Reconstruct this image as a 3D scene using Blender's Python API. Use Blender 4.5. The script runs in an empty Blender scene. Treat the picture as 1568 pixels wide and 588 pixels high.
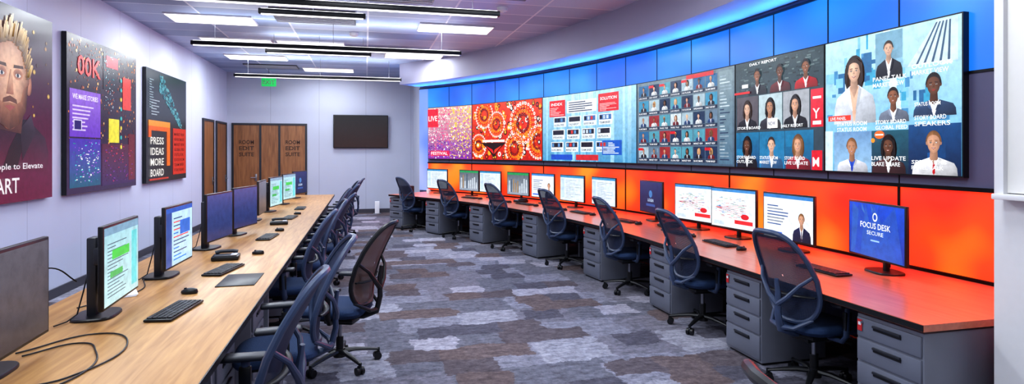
import bpy, bmesh, math, random
from mathutils import Vector, Matrix
random.seed(11)
scene=bpy.context.scene
scene.view_settings.view_transform='Standard'
try: scene.view_settings.look='Medium High Contrast'
except Exception:
    try: scene.view_settings.look='None'
    except Exception: pass
scene.view_settings.exposure=.12
pi=math.pi

# ---------------------------------------------------------------- colours / materials
def lin(c):
    c=c/255.0
    return c/12.92 if c<=0.04045 else ((c+0.055)/1.055)**2.4
def rgb(r,g,b): return (lin(r),lin(g),lin(b),1.0)

def newmat(name):
    m=bpy.data.materials.new(name); m.use_nodes=True
    nt=m.node_tree; b=nt.nodes['Principled BSDF']
    return m,nt,b
def mat(name,col,rough=.5,metal=0.,var=.10,scale=25.,bump=0.,spec=.5):
    m,nt,b=newmat(name)
    tc=nt.nodes.new('ShaderNodeTexCoord'); n=nt.nodes.new('ShaderNodeTexNoise')
    n.inputs['Scale'].default_value=scale; n.inputs['Detail'].default_value=4
    nt.links.new(tc.outputs['Object'],n.inputs['Vector'])
    mx=nt.nodes.new('ShaderNodeMix'); mx.data_type='RGBA'
    mx.inputs[6].default_value=tuple(max(0,c*(1-var)) for c in col[:3])+(1,)
    mx.inputs[7].default_value=tuple(min(1,c*(1+var)) for c in col[:3])+(1,)
    nt.links.new(n.outputs['Fac'],mx.inputs[0]); nt.links.new(mx.outputs[2],b.inputs['Base Color'])
    b.inputs['Roughness'].default_value=rough; b.inputs['Metallic'].default_value=metal
    b.inputs['Specular IOR Level'].default_value=spec
    if bump:
        bp=nt.nodes.new('ShaderNodeBump'); bp.inputs['Strength'].default_value=bump; bp.inputs['Distance'].default_value=.01
        nt.links.new(n.outputs['Fac'],bp.inputs['Height']); nt.links.new(bp.outputs[0],b.inputs['Normal'])
    return m
def emis(name,col,strength):
    m,nt,b=newmat(name)
    b.inputs['Base Color'].default_value=col; b.inputs['Emission Color'].default_value=col
    b.inputs['Emission Strength'].default_value=strength
    return m
def math_node(nt,op,a,bv=None):
    n=nt.nodes.new('ShaderNodeMath'); n.operation=op
    if isinstance(a,(int,float)): n.inputs[0].default_value=a
    else: nt.links.new(a,n.inputs[0])
    if bv is not None:
        if isinstance(bv,(int,float)): n.inputs[1].default_value=bv
        else: nt.links.new(bv,n.inputs[1])
    return n.outputs[0]
def ramp(nt,fac,stops,interp='LINEAR'):
    r=nt.nodes.new('ShaderNodeValToRGB'); r.color_ramp.interpolation=interp
    e=r.color_ramp.elements
    while len(e)<len(stops): e.new(.5)
    for i,(p,c) in enumerate(stops): e[i].position=p; e[i].color=c
    nt.links.new(fac,r.inputs[0]); return r.outputs[0]
def mixc(nt,fac,a,b,blend='MIX'):
    mx=nt.nodes.new('ShaderNodeMix'); mx.data_type='RGBA'; mx.blend_type=blend
    for s,i in ((fac,0),(a,6),(b,7)):
        if isinstance(s,(int,float,tuple)): mx.inputs[i].default_value=s
        else: nt.links.new(s,mx.inputs[i])
    return mx.outputs[2]
def wall_mat(name,col,seam,axis,period=1.22,zs=None,rough=.55):
    m,nt,b=newmat(name)
    tc=nt.nodes.new('ShaderNodeTexCoord'); sp=nt.nodes.new('ShaderNodeSeparateXYZ')
    nt.links.new(tc.outputs['Object'],sp.inputs[0])
    n=nt.nodes.new('ShaderNodeTexNoise'); n.inputs['Scale'].default_value=1.3
    nt.links.new(tc.outputs['Object'],n.inputs['Vector'])
    base=mixc(nt,n.outputs['Fac'],tuple(c*.93 for c in col[:3])+(1,),tuple(min(1,c*1.05) for c in col[:3])+(1,))
    f=math_node(nt,'FRACT',math_node(nt,'MULTIPLY',sp.outputs[axis],1/period))
    lt=math_node(nt,'LESS_THAN',f,.008/period)
    out=mixc(nt,lt,base,seam)
    nt.links.new(out,b.inputs['Base Color']); b.inputs['Roughness'].default_value=rough
    return m

M={}
M['wall']=wall_mat('painted_wall_panels',rgb(204,208,228),rgb(168,170,190),1)
M['wallfar']=wall_mat('painted_wall_far',rgb(188,192,208),rgb(150,152,168),0)
M['white']=mat('painted_white',rgb(222,222,224),.5,var=.03)
M['soffit']=mat('soffit_paint',rgb(166,164,186),.6,var=.03,scale=3)
M['darkwall']=mat('dark_wall_panel',rgb(92,94,122),.45,var=.08,scale=2)
M['base']=mat('baseboard_rubber',rgb(70,68,78),.5)
M['black']=mat('black_plastic',rgb(20,21,25),.38,var=.15)
M['blacktrim']=mat('black_metal_trim',rgb(14,14,18),.35,metal=.4)
M['dgray']=mat('dark_gray_plastic',rgb(42,44,52),.4)
M['metal']=mat('brushed_steel',rgb(150,152,160),.3,metal=.9)
M['cab']=mat('cabinet_paint',rgb(130,134,146),.42,var=.05,scale=6)
M['cabf']=mat('cabinet_front_paint',rgb(112,116,130),.42,var=.05,scale=6)
M['seat']=mat('seat_fabric_navy',rgb(28,52,88),.85,var=.3,scale=150,bump=.3)
M['frame']=mat('chair_frame_slate',rgb(60,74,102),.35,var=.1)
M['key']=mat('key_plastic',rgb(30,31,36),.5)
M['keyl']=mat('key_plastic_gray',rgb(60,62,70),.5)
M['silver']=mat('silver_plastic',rgb(190,192,200),.35,metal=.3)
M['paper']=mat('white_paper',rgb(235,235,238),.7,var=.03)
M['board']=mat('whiteboard_surface',rgb(230,228,224),.3,var=.02)
M['redl']=mat('red_label',rgb(200,40,45),.6)
def wood(name,c1,c2,axis_scale,rough,bump=.02,coat=0):
    m,nt,b=newmat(name)
    tc=nt.nodes.new('ShaderNodeTexCoord'); mp=nt.nodes.new('ShaderNodeMapping'); mp.inputs['Scale'].default_value=axis_scale
    nt.links.new(tc.outputs['Object'],mp.inputs[0])
    n=nt.nodes.new('ShaderNodeTexNoise'); n.inputs['Scale'].default_value=3; n.inputs['Detail'].default_value=8; n.inputs['Distortion'].default_value=.6
    nt.links.new(mp.outputs[0],n.inputs['Vector'])
    c=ramp(nt,n.outputs['Fac'],[(.3,c1),(.7,c2)])
    nt.links.new(c,b.inputs['Base Color']); b.inputs['Roughness'].default_value=rough
    b.inputs['Coat Weight'].default_value=coat; b.inputs['Coat Roughness'].default_value=.15
    return m
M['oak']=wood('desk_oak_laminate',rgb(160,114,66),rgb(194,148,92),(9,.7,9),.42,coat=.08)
M['oakr']=wood('desk_oak_laminate_red_lit',rgb(200,108,80),rgb(220,130,100),(9,.7,9),.30,coat=.35)  # red glow from the wall panels is mixed into this oak colour
M['door']=wood('door_walnut',rgb(122,80,52),rgb(160,110,72),(9,9,.8),.4)

# carpet
def carpet():
    m,nt,b=newmat('carpet_tiles')
    tc=nt.nodes.new('ShaderNodeTexCoord')
    nd=nt.nodes.new('ShaderNodeTexNoise'); nd.inputs['Scale'].default_value=3.2; nd.inputs['Detail'].default_value=8; nd.inputs['Roughness'].default_value=.7
    nt.links.new(tc.outputs['Object'],nd.inputs['Vector'])
    def blocky(px,py,ox,oy,dist):
        v0=nt.nodes.new('ShaderNodeVectorMath'); v0.operation='SUBTRACT'; v0.inputs[1].default_value=(.5,.5,.5); nt.links.new(nd.outputs['Color'],v0.inputs[0])
        v1=nt.nodes.new('ShaderNodeVectorMath'); v1.operation='SCALE'; v1.inputs['Scale'].default_value=dist
        nt.links.new(v0.outputs[0],v1.inputs[0])
        v2=nt.nodes.new('ShaderNodeVectorMath'); v2.operation='ADD'
        nt.links.new(tc.outputs['Object'],v2.inputs[0]); nt.links.new(v1.outputs[0],v2.inputs[1])
        sp=nt.nodes.new('ShaderNodeSeparateXYZ'); nt.links.new(v2.outputs[0],sp.inputs[0])
        row=math_node(nt,'FLOOR',math_node(nt,'MULTIPLY',math_node(nt,'ADD',sp.outputs[1],oy),1/py))
        wr=nt.nodes.new('ShaderNodeTexWhiteNoise'); wr.noise_dimensions='1D'; nt.links.new(row,wr.inputs['W'])
        xs=math_node(nt,'ADD',math_node(nt,'ADD',sp.outputs[0],ox),math_node(nt,'MULTIPLY',wr.outputs['Value'],px))
        colm=math_node(nt,'FLOOR',math_node(nt,'MULTIPLY',xs,1/px))
        cx=nt.nodes.new('ShaderNodeCombineXYZ'); nt.links.new(colm,cx.inputs[0]); nt.links.new(row,cx.inputs[1])
        wn=nt.nodes.new('ShaderNodeTexWhiteNoise'); wn.noise_dimensions='2D'; nt.links.new(cx.outputs[0],wn.inputs['Vector'])
        s=nt.nodes.new('ShaderNodeSeparateColor'); nt.links.new(wn.outputs['Color'],s.inputs[0])
        return s.outputs[0],s.outputs[1]
    a,a2=blocky(.60,.54,31.1,33.3,.34)
    c,c2=blocky(.40,.32,51.7,47.1,.30)
    base=ramp(nt,a,[(0,rgb(108,108,120)),(.3,rgb(132,132,146)),(.6,rgb(150,150,163)),(.82,rgb(120,118,130))],'CONSTANT')
    sec=ramp(nt,c,[(0,rgb(86,84,96)),(.3,rgb(104,90,90)),(.6,rgb(162,160,174)),(.75,rgb(94,85,90))],'CONSTANT')
    msk=math_node(nt,'GREATER_THAN',c2,.60)
    col=mixc(nt,math_node(nt,'MULTIPLY',msk,.9),base,sec)
    def mott(sx,sy,lo,hi):
        mp=nt.nodes.new('ShaderNodeMapping'); mp.inputs['Scale'].default_value=(sx,sy,1)
        nt.links.new(tc.outputs['Object'],mp.inputs[0])
        n2=nt.nodes.new('ShaderNodeTexNoise'); n2.inputs['Scale'].default_value=1.; n2.inputs['Detail'].default_value=9; n2.inputs['Roughness'].default_value=.75
        nt.links.new(mp.outputs[0],n2.inputs['Vector'])
        return ramp(nt,n2.outputs['Fac'],[(.36,(lo,lo,lo*1.02,1)),(.5,(1.,1.,1.,1)),(.64,(hi,hi,hi,1))])
    col=mixc(nt,1.0,col,mott(8,15,.60,1.34),'MULTIPLY')
    col=mixc(nt,1.0,col,mott(26,20,.75,1.2),'MULTIPLY')
    nt.links.new(col,b.inputs['Base Color']); b.inputs['Roughness'].default_value=.95; b.inputs['Specular IOR Level'].default_value=.15
    bp=nt.nodes.new('ShaderNodeBump'); bp.inputs['Strength'].default_value=.4; bp.inputs['Distance'].default_value=.01
    n3=nt.nodes.new('ShaderNodeTexNoise'); n3.inputs['Scale'].default_value=180
    nt.links.new(tc.outputs['Object'],n3.inputs['Vector']); nt.links.new(n3.outputs['Fac'],bp.inputs['Height']); nt.links.new(bp.outputs[0],b.inputs['Normal'])
    return m
M['carpet']=carpet()
def ceilmat():
    m,nt,b=newmat('ceiling_tiles')
    tc=nt.nodes.new('ShaderNodeTexCoord'); sp=nt.nodes.new('ShaderNodeSeparateXYZ'); nt.links.new(tc.outputs['Object'],sp.inputs[0])
    n=nt.nodes.new('ShaderNodeTexNoise'); n.inputs['Scale'].default_value=60; nt.links.new(tc.outputs['Object'],n.inputs['Vector'])
    base=mixc(nt,n.outputs['Fac'],rgb(176,192,222),rgb(196,210,236))
    fx=math_node(nt,'LESS_THAN',math_node(nt,'FRACT',math_node(nt,'MULTIPLY',math_node(nt,'ADD',sp.outputs[0],50.0),1/1.22)),.024)
    fy=math_node(nt,'LESS_THAN',math_node(nt,'FRACT',math_node(nt,'MULTIPLY',math_node(nt,'ADD',sp.outputs[1],50.0),1/.61)),.045)
    g=math_node(nt,'MAXIMUM',fx,fy)
    wn=nt.nodes.new('ShaderNodeTexWhiteNoise'); wn.noise_dimensions='2D'
    cx=nt.nodes.new('ShaderNodeCombineXYZ')
    nt.links.new(math_node(nt,'FLOOR',math_node(nt,'MULTIPLY',math_node(nt,'ADD',sp.outputs[0],50.0),1/1.22)),cx.inputs[0])
    nt.links.new(math_node(nt,'FLOOR',math_node(nt,'MULTIPLY',math_node(nt,'ADD',sp.outputs[1],50.0),1/.61)),cx.inputs[1])
    nt.links.new(cx.outputs[0],wn.inputs['Vector'])
    tone=ramp(nt,wn.outputs['Value'],[(0,(.5,.53,.62,1)),(1,(1,1,1,1))])
    base=mixc(nt,1.0,base,tone,'MULTIPLY')
    out=mixc(nt,g,base,rgb(225,230,242))
    nt.links.new(out,b.inputs['Base Color']); b.inputs['Roughness'].default_value=.45
    return m
M['ceil']=ceilmat()
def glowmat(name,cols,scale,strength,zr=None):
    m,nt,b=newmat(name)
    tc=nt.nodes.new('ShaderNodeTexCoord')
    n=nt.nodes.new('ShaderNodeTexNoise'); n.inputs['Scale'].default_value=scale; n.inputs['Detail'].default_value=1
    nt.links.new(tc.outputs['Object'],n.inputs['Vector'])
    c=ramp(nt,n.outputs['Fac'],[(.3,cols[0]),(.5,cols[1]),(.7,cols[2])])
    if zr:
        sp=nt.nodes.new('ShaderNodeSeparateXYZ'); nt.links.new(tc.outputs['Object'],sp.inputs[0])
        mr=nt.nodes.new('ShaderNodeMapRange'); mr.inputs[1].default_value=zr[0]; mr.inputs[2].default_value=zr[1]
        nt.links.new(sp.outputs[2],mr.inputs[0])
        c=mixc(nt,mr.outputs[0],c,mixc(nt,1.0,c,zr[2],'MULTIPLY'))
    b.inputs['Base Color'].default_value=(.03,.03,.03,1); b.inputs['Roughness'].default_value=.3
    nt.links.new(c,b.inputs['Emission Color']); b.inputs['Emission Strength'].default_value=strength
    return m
M['blue']=glowmat('blue_backlit_acrylic',[rgb(0,92,215),rgb(6,122,240),rgb(40,160,252)],.9,1.0,(2.6,3.2,(.6,.74,.88,1)))
M['red']=glowmat('red_backlit_acrylic',[rgb(240,34,10),rgb(255,64,12),rgb(255,122,24)],1.3,1.08,(.74,1.45,(1.1,1.35,1.1,1)))
M['pale']=glowmat('pale_wall_glow',[rgb(120,150,240),rgb(160,180,250),rgb(190,200,252)],1.0,.8,(1.0,3.2,(.55,.8,1.2,1)))  # emission standing in for bluish light on the plain wall end
M['lens']=emis('light_lens',(1,.98,1,1),1.6)
M['exit']=emis('exit_sign_green',rgb(20,170,80),.8)
def screenmat(name,st):
    m,nt,b=newmat(name)
    a=nt.nodes.new('ShaderNodeAttribute'); a.attribute_name='Col'
    tc=nt.nodes.new('ShaderNodeTexCoord')
    n=nt.nodes.new('ShaderNodeTexNoise'); n.inputs['Scale'].default_value=14; n.inputs['Detail'].default_value=6; n.inputs['Roughness'].default_value=.65
    nt.links.new(tc.outputs['Object'],n.inputs['Vector'])
    mot=ramp(nt,n.outputs['Fac'],[(.3,(.78,.78,.78,1)),(.5,(1,1,1,1)),(.7,(1.15,1.15,1.15,1))])
    c=mixc(nt,1.0,a.outputs['Color'],mot,'MULTIPLY')
    b.inputs['Base Color'].default_value=(.01,.01,.01,1); b.inputs['Roughness'].default_value=.25
    nt.links.new(c,b.inputs['Emission Color']); b.inputs['Emission Strength'].default_value=st
    return m
M['screen']=screenmat('screen_content',1.05)
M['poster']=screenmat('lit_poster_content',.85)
def meshmat(name,col,open_=.3):
    m,nt,b=newmat(name)
    b.inputs['Base Color'].default_value=col; b.inputs['Roughness'].default_value=.6
    tr=nt.nodes.new('ShaderNodeBsdfTransparent'); mx=nt.nodes.new('ShaderNodeMixShader')
    tc=nt.nodes.new('ShaderNodeTexCoord'); w=nt.nodes.new('ShaderNodeTexWave'); w.inputs['Scale'].default_value=40; w.bands_direction='Z'
    nt.links.new(tc.outputs['Object'],w.inputs['Vector'])
    f=math_node(nt,'MULTIPLY',w.outputs['Fac'],open_*2)
    nt.links.new(f,mx.inputs[0]); nt.links.new(b.outputs[0],mx.inputs[1]); nt.links.new(tr.outputs[0],mx.inputs[2])
    nt.links.new(mx.outputs[0],nt.nodes['Material Output'].inputs[0])
    return m
M['mesh']=meshmat('chair_mesh_slate',rgb(42,52,78),.12)
M['meshb']=meshmat('chair_mesh_taupe',rgb(104,88,82),.08)

# ---------------------------------------------------------------- mesh builder
class MB:
    def __init__(s): s.v=[];s.f=[];s.m=[];s.sm=[];s.mats=[]
    def mi(s,k):
        if k not in s.mats: s.mats.append(k)
        return s.mats.index(k)
    def add(s,vs,fs,k,T=None,smooth=False):
        o=len(s.v); i=s.mi(k)
        for v in vs:
            v=Vector(v); s.v.append(T@v if T else v)
        for f in fs: s.f.append([o+a for a in f]); s.m.append(i); s.sm.append(smooth)
    def box(s,c,d,k,bev=0,T=None,seg=2):
        if bev<=0:
            x,y,z=[a/2 for a in d]
            vs=[(c[0]+i*x,c[1]+j*y,c[2]+l*z) for i in(-1,1) for j in(-1,1) for l in(-1,1)]
            s.add(vs,[(0,1,3,2),(4,6,7,5),(0,4,5,1),(2,3,7,6),(0,2,6,4),(1,5,7,3)],k,T); return
        bm=bmesh.new(); bmesh.ops.create_cube(bm,size=1)
        for v in bm.verts: v.co=Vector((v.co.x*d[0],v.co.y*d[1],v.co.z*d[2]))
        bmesh.ops.bevel(bm,geom=bm.edges[:],offset=min(bev,min(d)*.49),segments=seg,affect='EDGES',profile=.5)
        bm.verts.index_update()
        s.add([v.co+Vector(c) for v in bm.verts],[[v.index for v in f.verts] for f in bm.faces],k,T,True); bm.free()
    def tube(s,pts,rad,k,n=10,T=None,flat=1.,caps=True,closed=False):
        pts=[Vector(p) for p in pts]; N=len(pts)
        if not isinstance(rad,(list,tuple)): rad=[rad]*N
        vs=[];fs=[]; up=None
        for i,p in enumerate(pts):
            if closed: t=(pts[(i+1)%N]-pts[i-1])
            else: t=pts[min(i+1,N-1)]-pts[max(i-1,0)]
            t=t.normalized()
            if up is None:
                up=Vector((0,0,1)) if abs(t.z)<.9 else Vector((1,0,0))
            a=t.cross(up)
            if a.length<1e-4: a=t.cross(Vector((1,0,.2)))
            a.normalize(); b=a.cross(t).normalized(); up=b
            for j in range(n):
                q=2*pi*j/n; vs.append(p+a*math.cos(q)*rad[i]+b*math.sin(q)*rad[i]*flat)
        R=N if closed else N-1
        for i in range(R):
            for j in range(n):
                i2=(i+1)%N
                fs.append((i*n+j,i*n+(j+1)%n,i2*n+(j+1)%n,i2*n+j))
        if caps and not closed: fs.append(tuple(range(n))[::-1]); fs.append(tuple((N-1)*n+j for j in range(n)))
        s.add(vs,fs,k,T,True)
    def rings(s,rs,k,T=None,cap=True,smooth=True):
        n=len(rs[0]); vs=[p for r in rs for p in r]; fs=[]
        for i in range(len(rs)-1):
            for j in range(n): fs.append((i*n+j,i*n+(j+1)%n,(i+1)*n+(j+1)%n,(i+1)*n+j))
        if cap: fs.append(tuple(range(n))[::-1]); fs.append(tuple((len(rs)-1)*n+j for j in range(n)))
        s.add(vs,fs,k,T,smooth)
    def mesh(s,name):
        me=bpy.data.meshes.new(name); me.from_pydata([tuple(v) for v in s.v],[],s.f)
        for k in s.mats: me.materials.append(M[k])
        me.polygons.foreach_set('material_index',s.m); me.polygons.foreach_set('use_smooth',s.sm)
        me.update()
        bm=bmesh.new(); bm.from_mesh(me); bmesh.ops.recalc_face_normals(bm,faces=bm.faces[:]); bm.to_mesh(me); bm.free()
        try: me.set_sharp_from_angle(angle=math.radians(40))
        except Exception: pass
        return me
    def obj(s,name,parent=None,loc=(0,0,0),rz=0):
        return inst(s.mesh(name),name,loc,rz,parent)
def inst(me,name,loc=(0,0,0),rz=0,parent=None,scale=None):
    o=bpy.data.objects.new(name,me); scene.collection.objects.link(o)
    o.location=loc; o.rotation_euler=(0,0,rz)
    if scale: o.scale=scale
    if parent: o.parent=parent
    return o
def empty(name,loc=(0,0,0),rz=0):
    o=bpy.data.objects.new(name,None); scene.collection.objects.link(o); o.location=loc; o.rotation_euler=(0,0,rz); o.empty_display_size=.2; return o
def face(dx,dy): return math.atan2(-dx,dy)

# ---------------------------------------------------------------- curved wall geometry
UC,VC,R0=-9.79,5.67,14.15
S_END=VC+R0*math.radians(38.5)
def C(s,off,z):
    if s<VC: return Vector((UC+R0-off,s,z))
    t=(s-VC)/R0
    return Vector((UC+(R0-off)*math.cos(t),VC+(R0-off)*math.sin(t),z))
def Cn(s):
    t=max(0,(s-VC)/R0); return (-math.cos(t),-math.sin(t))
def sweep(mb,s0,s1,o0,o1,z0,z1,k,ds=.25):
    n=max(1,int(math.ceil((s1-s0)/ds)))
    rs=[]
    for i in range(n+1):
        s=s0+(s1-s0)*i/n
        rs.append([C(s,o0,z0),C(s,o1,z0),C(s,o1,z1),C(s,o0,z1)])
    mb.rings(rs,k,smooth=False)

H=3.75; UL=-3.5; VF=16.6; VN=-2.0; UR=3.36
# ---------------------------------------------------------------- room shell
def simple(name,c,d,k):
    mb=MB(); mb.box(c,d,k); return mb.obj(name)
simple('floor',(.5,(VF+VN)/2,-.05),(8.4,VF-VN+.4,.1),'carpet')
simple('ceiling',(.5,(VF+VN)/2,H+.05),(8.4,VF-VN+.4,.1),'ceil')
simple('wall_left',(UL-.05,(VF+VN)/2,H/2),(.1,VF-VN,H),'wall')
simple('wall_far',((UL+1.35)/2,VF+.05,H/2),(1.35-UL,.1,H),'wallfar')
simple('wall_near',(.5,VN-.05,H/2),(8.2,.1,H),'white')
ue=C(S_END,0,0)
simple('wall_return',(ue.x+.05,(ue.y+VF)/2,H/2),(.1,VF-ue.y,H),'wallfar')
simple('wall_right',(UR+.06,(VN+2.5)/2,H/2),(.12,2.5-VN,H),'white')
simple('wall_niche',((UR+.12+4.5)/2,2.45,H/2),(4.5-UR-.12,.1,H),'white')
mb=MB(); sweep(mb,2.5,S_END,-.12,0,0,H,'darkwall'); mb.obj('wall_curved')
mb=MB(); sweep(mb,2.5,S_END,0,.65,3.26,H,'soffit'); mb.obj('soffit_bulkhead')
simple('baseboard_left',(UL+.01,(VF+VN)/2,.055),(.02,VF-VN,.11),'base')
simple('baseboard_far',((-1.4+1.28)/2,VF-.01,.055),(1.28+1.4,.02,.11),'base')
simple('baseboard_return',(ue.x-.01,(ue.y+VF)/2,.055),(.02,VF-ue.y,.11),'base')
simple('baseboard_right',(UR-.01,(VN+2.5)/2,.055),(.02,2.5-VN,.11),'base')

# lit panels on curved wall
SEG=.78; S_A=3.99-SEG*2; S_P=14.86
joints=[S_A+SEG*i for i in range(1,40) if S_A+SEG*i<S_P-.1]
mb=MB(); sweep(mb,2.52,S_P,.005,.025,2.29,3.19,'blue'); mb.obj('blue_light_panels')
mb=MB(); sweep(mb,2.52,S_P,.005,.025,.75,1.40,'red'); mb.obj('red_light_panels')
mb=MB(); sweep(mb,2.52,S_P,.005,.025,1.43,2.27,'darkwall'); mb.obj('gray_wall_panels')
mb=MB(); sweep(mb,S_P+.02,S_END-.01,.005,.025,.75,3.19,'pale'); mb.obj('added_wall_glow')  # added glowing sheet that imitates light falling on the wall end
mb=MB()
sweep(mb,2.52,S_END-.02,.005,.045,3.19,3.215,'blacktrim')
sweep(mb,2.52,S_P,.005,.035,2.27,2.29,'blacktrim')
sweep(mb,2.52,S_P,.005,.045,1.40,1.43,'blacktrim')
sweep(mb,2.52,S_P,.005,.045,.742,.765,'blacktrim')
for i,s in enumerate(joints):
    sweep(mb,s-.006,s+.006,.005,.03,2.29,3.19,'blacktrim')
    sweep(mb,s-.004,s+.004,.005,.03,1.43,2.27,'blacktrim')
    if i%3==1: sweep(mb,s-.010,s+.010,.005,.035,.76,1.40,'blacktrim')
mb.obj('trim_1')

# ---------------------------------------------------------------- canvas (flat screen / poster artwork)
_tc={}
def textgeo(t):
    if t in _tc: return _tc[t]
    cu=bpy.data.curves.new('t','FONT'); cu.body=t; cu.size=1; cu.resolution_u=2; cu.offset=.012
    ob=bpy.data.objects.new('t',cu); scene.collection.objects.link(ob)
    dg=bpy.context.evaluated_depsgraph_get(); ev=ob.evaluated_get(dg); me=ev.to_mesh()
    vs=[(v.co.x,v.co.y) for v in me.vertices]; fs=[list(p.vertices) for p in me.polygons]
    ev.to_mesh_clear(); bpy.data.objects.remove(ob); bpy.data.curves.remove(cu)
    if not vs: vs=[(0,0)]
    x0=min(v[0] for v in vs); x1=max(v[0] for v in vs)
    vs=[(a-x0,b) for a,b in vs]; _tc[t]=(vs,fs,x1-x0); return _tc[t]
class Canvas:
    def __init__(s,fn): s.fn=fn;s.v=[];s.f=[];s.c=[];s.n=0
    def o(s,l): s.n+=1; return l*.0013+(s.n%10)*.0001
    def poly(s,pts,col,l=1,cols=None):
        o=s.o(l); b=len(s.v)
        for p in pts: s.v.append(s.fn(p[0],p[1],o))
        s.f.append(list(range(b,b+len(pts))))
        s.c+= list(cols) if cols else [col]*len(pts)
    def rect(s,x0,y0,x1,y1,col,l=1,top=None):
        o=s.o(l); n=max(1,int(math.ceil((x1-x0)/.2))); top=top or col
        for i in range(n):
            a=x0+(x1-x0)*i/n; c=x0+(x1-x0)*(i+1)/n; b=len(s.v)
            s.v+=[s.fn(a,y0,o),s.fn(c,y0,o),s.fn(c,y1,o),s.fn(a,y1,o)]
            s.f.append([b,b+1,b+2,b+3]); s.c+=[col,col,top,top]
    def ell(s,cx,cy,rx,ry,col,l=1,n=18,a0=0,a1=2*pi,top=None):
        pts=[(cx+rx*math.cos(a0+(a1-a0)*i/n),cy+ry*math.sin(a0+(a1-a0)*i/n)) for i in range(n+(0 if a1-a0>6.2 else 1))]
        cols=None
        if top: cols=[top if p[1]>cy else col for p in pts]
        s.poly(pts,col,l,cols)
    def fan(s,cx,cy,rx,ry,edge,mid,l=1,n=20,shape=None,ox=0,oy=0,side=.25):
        o=s.o(l); rings=[]
        for k in (0,.55,.85,1.):
            ring=[];cc=[]
            for i in range(n):
                a=2*pi*i/n; m_=shape(a) if shape else 1
                x=cx+ox*rx*(1-k)+rx*m_*k*math.cos(a); y=cy+oy*ry*(1-k)+ry*m_*k*math.sin(a)
                t=k**1.6; d=1-side*max(0,math.cos(a))*k
                ring.append(s.fn(x,y,o)); cc.append(tuple((mid[j]*(1-t)+edge[j]*t)*d for j in range(3))+(1,))
            rings.append((ring,cc))
        for q in range(3):
            r0,c0=rings[q]; r1,c1=rings[q+1]
            for i in range(n):
                j=(i+1)%n; b=len(s.v)
                if q==0:
                    s.v+=[r0[0],r1[i],r1[j]]; s.f.append([b,b+1,b+2]); s.c+=[c0[0],c1[i],c1[j]]
                else:
                    s.v+=[r0[i],r1[i],r1[j],r0[j]]; s.f.append([b,b+1,b+2,b+3]); s.c+=[c0[i],c1[i],c1[j],c0[j]]
    def text(s,t,x,y,h,col,l=3,w=None,center=False):
        vs,fs,tw=textgeo(t); k=h/.7; kx=k
        if w and tw*k>0: kx=min(w/tw,k*1.6)
        if center: x-=tw*kx/2
        o=s.o(l); b=len(s.v)
        for a,c in vs: s.v.append(s.fn(x+a*kx,y+c*k,o))
        for f in fs: s.f.append([b+i for i in f]); s.c+=[col]*len(f)
    def build(s,name,mt,parent=None):
        me=bpy.data.meshes.new(name); me.from_pydata([tuple(v) for v in s.v],[],s.f); me.materials.append(M[mt])
        at=me.color_attributes.new('Col','FLOAT_COLOR','CORNER')
        at.data.foreach_set('color',[x for c in s.c for x in c]); me.update()
        return inst(me,name,parent=parent)
def dk(c,f): return (c[0]*f,c[1]*f,c[2]*f,1)
SK=[rgb(236,190,164),rgb(222,168,138),rgb(150,98,70),rgb(112,72,52),rgb(196,142,110)]
HR=[rgb(20,15,16),rgb(46,30,24),rgb(110,76,48),rgb(176,140,90),rgb(16,13,16)]
def headshape(a):
    s_=math.sin(a); return 1.0-(.10*abs(math.cos(a)) if s_<-.2 else 0)+.02*s_
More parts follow.
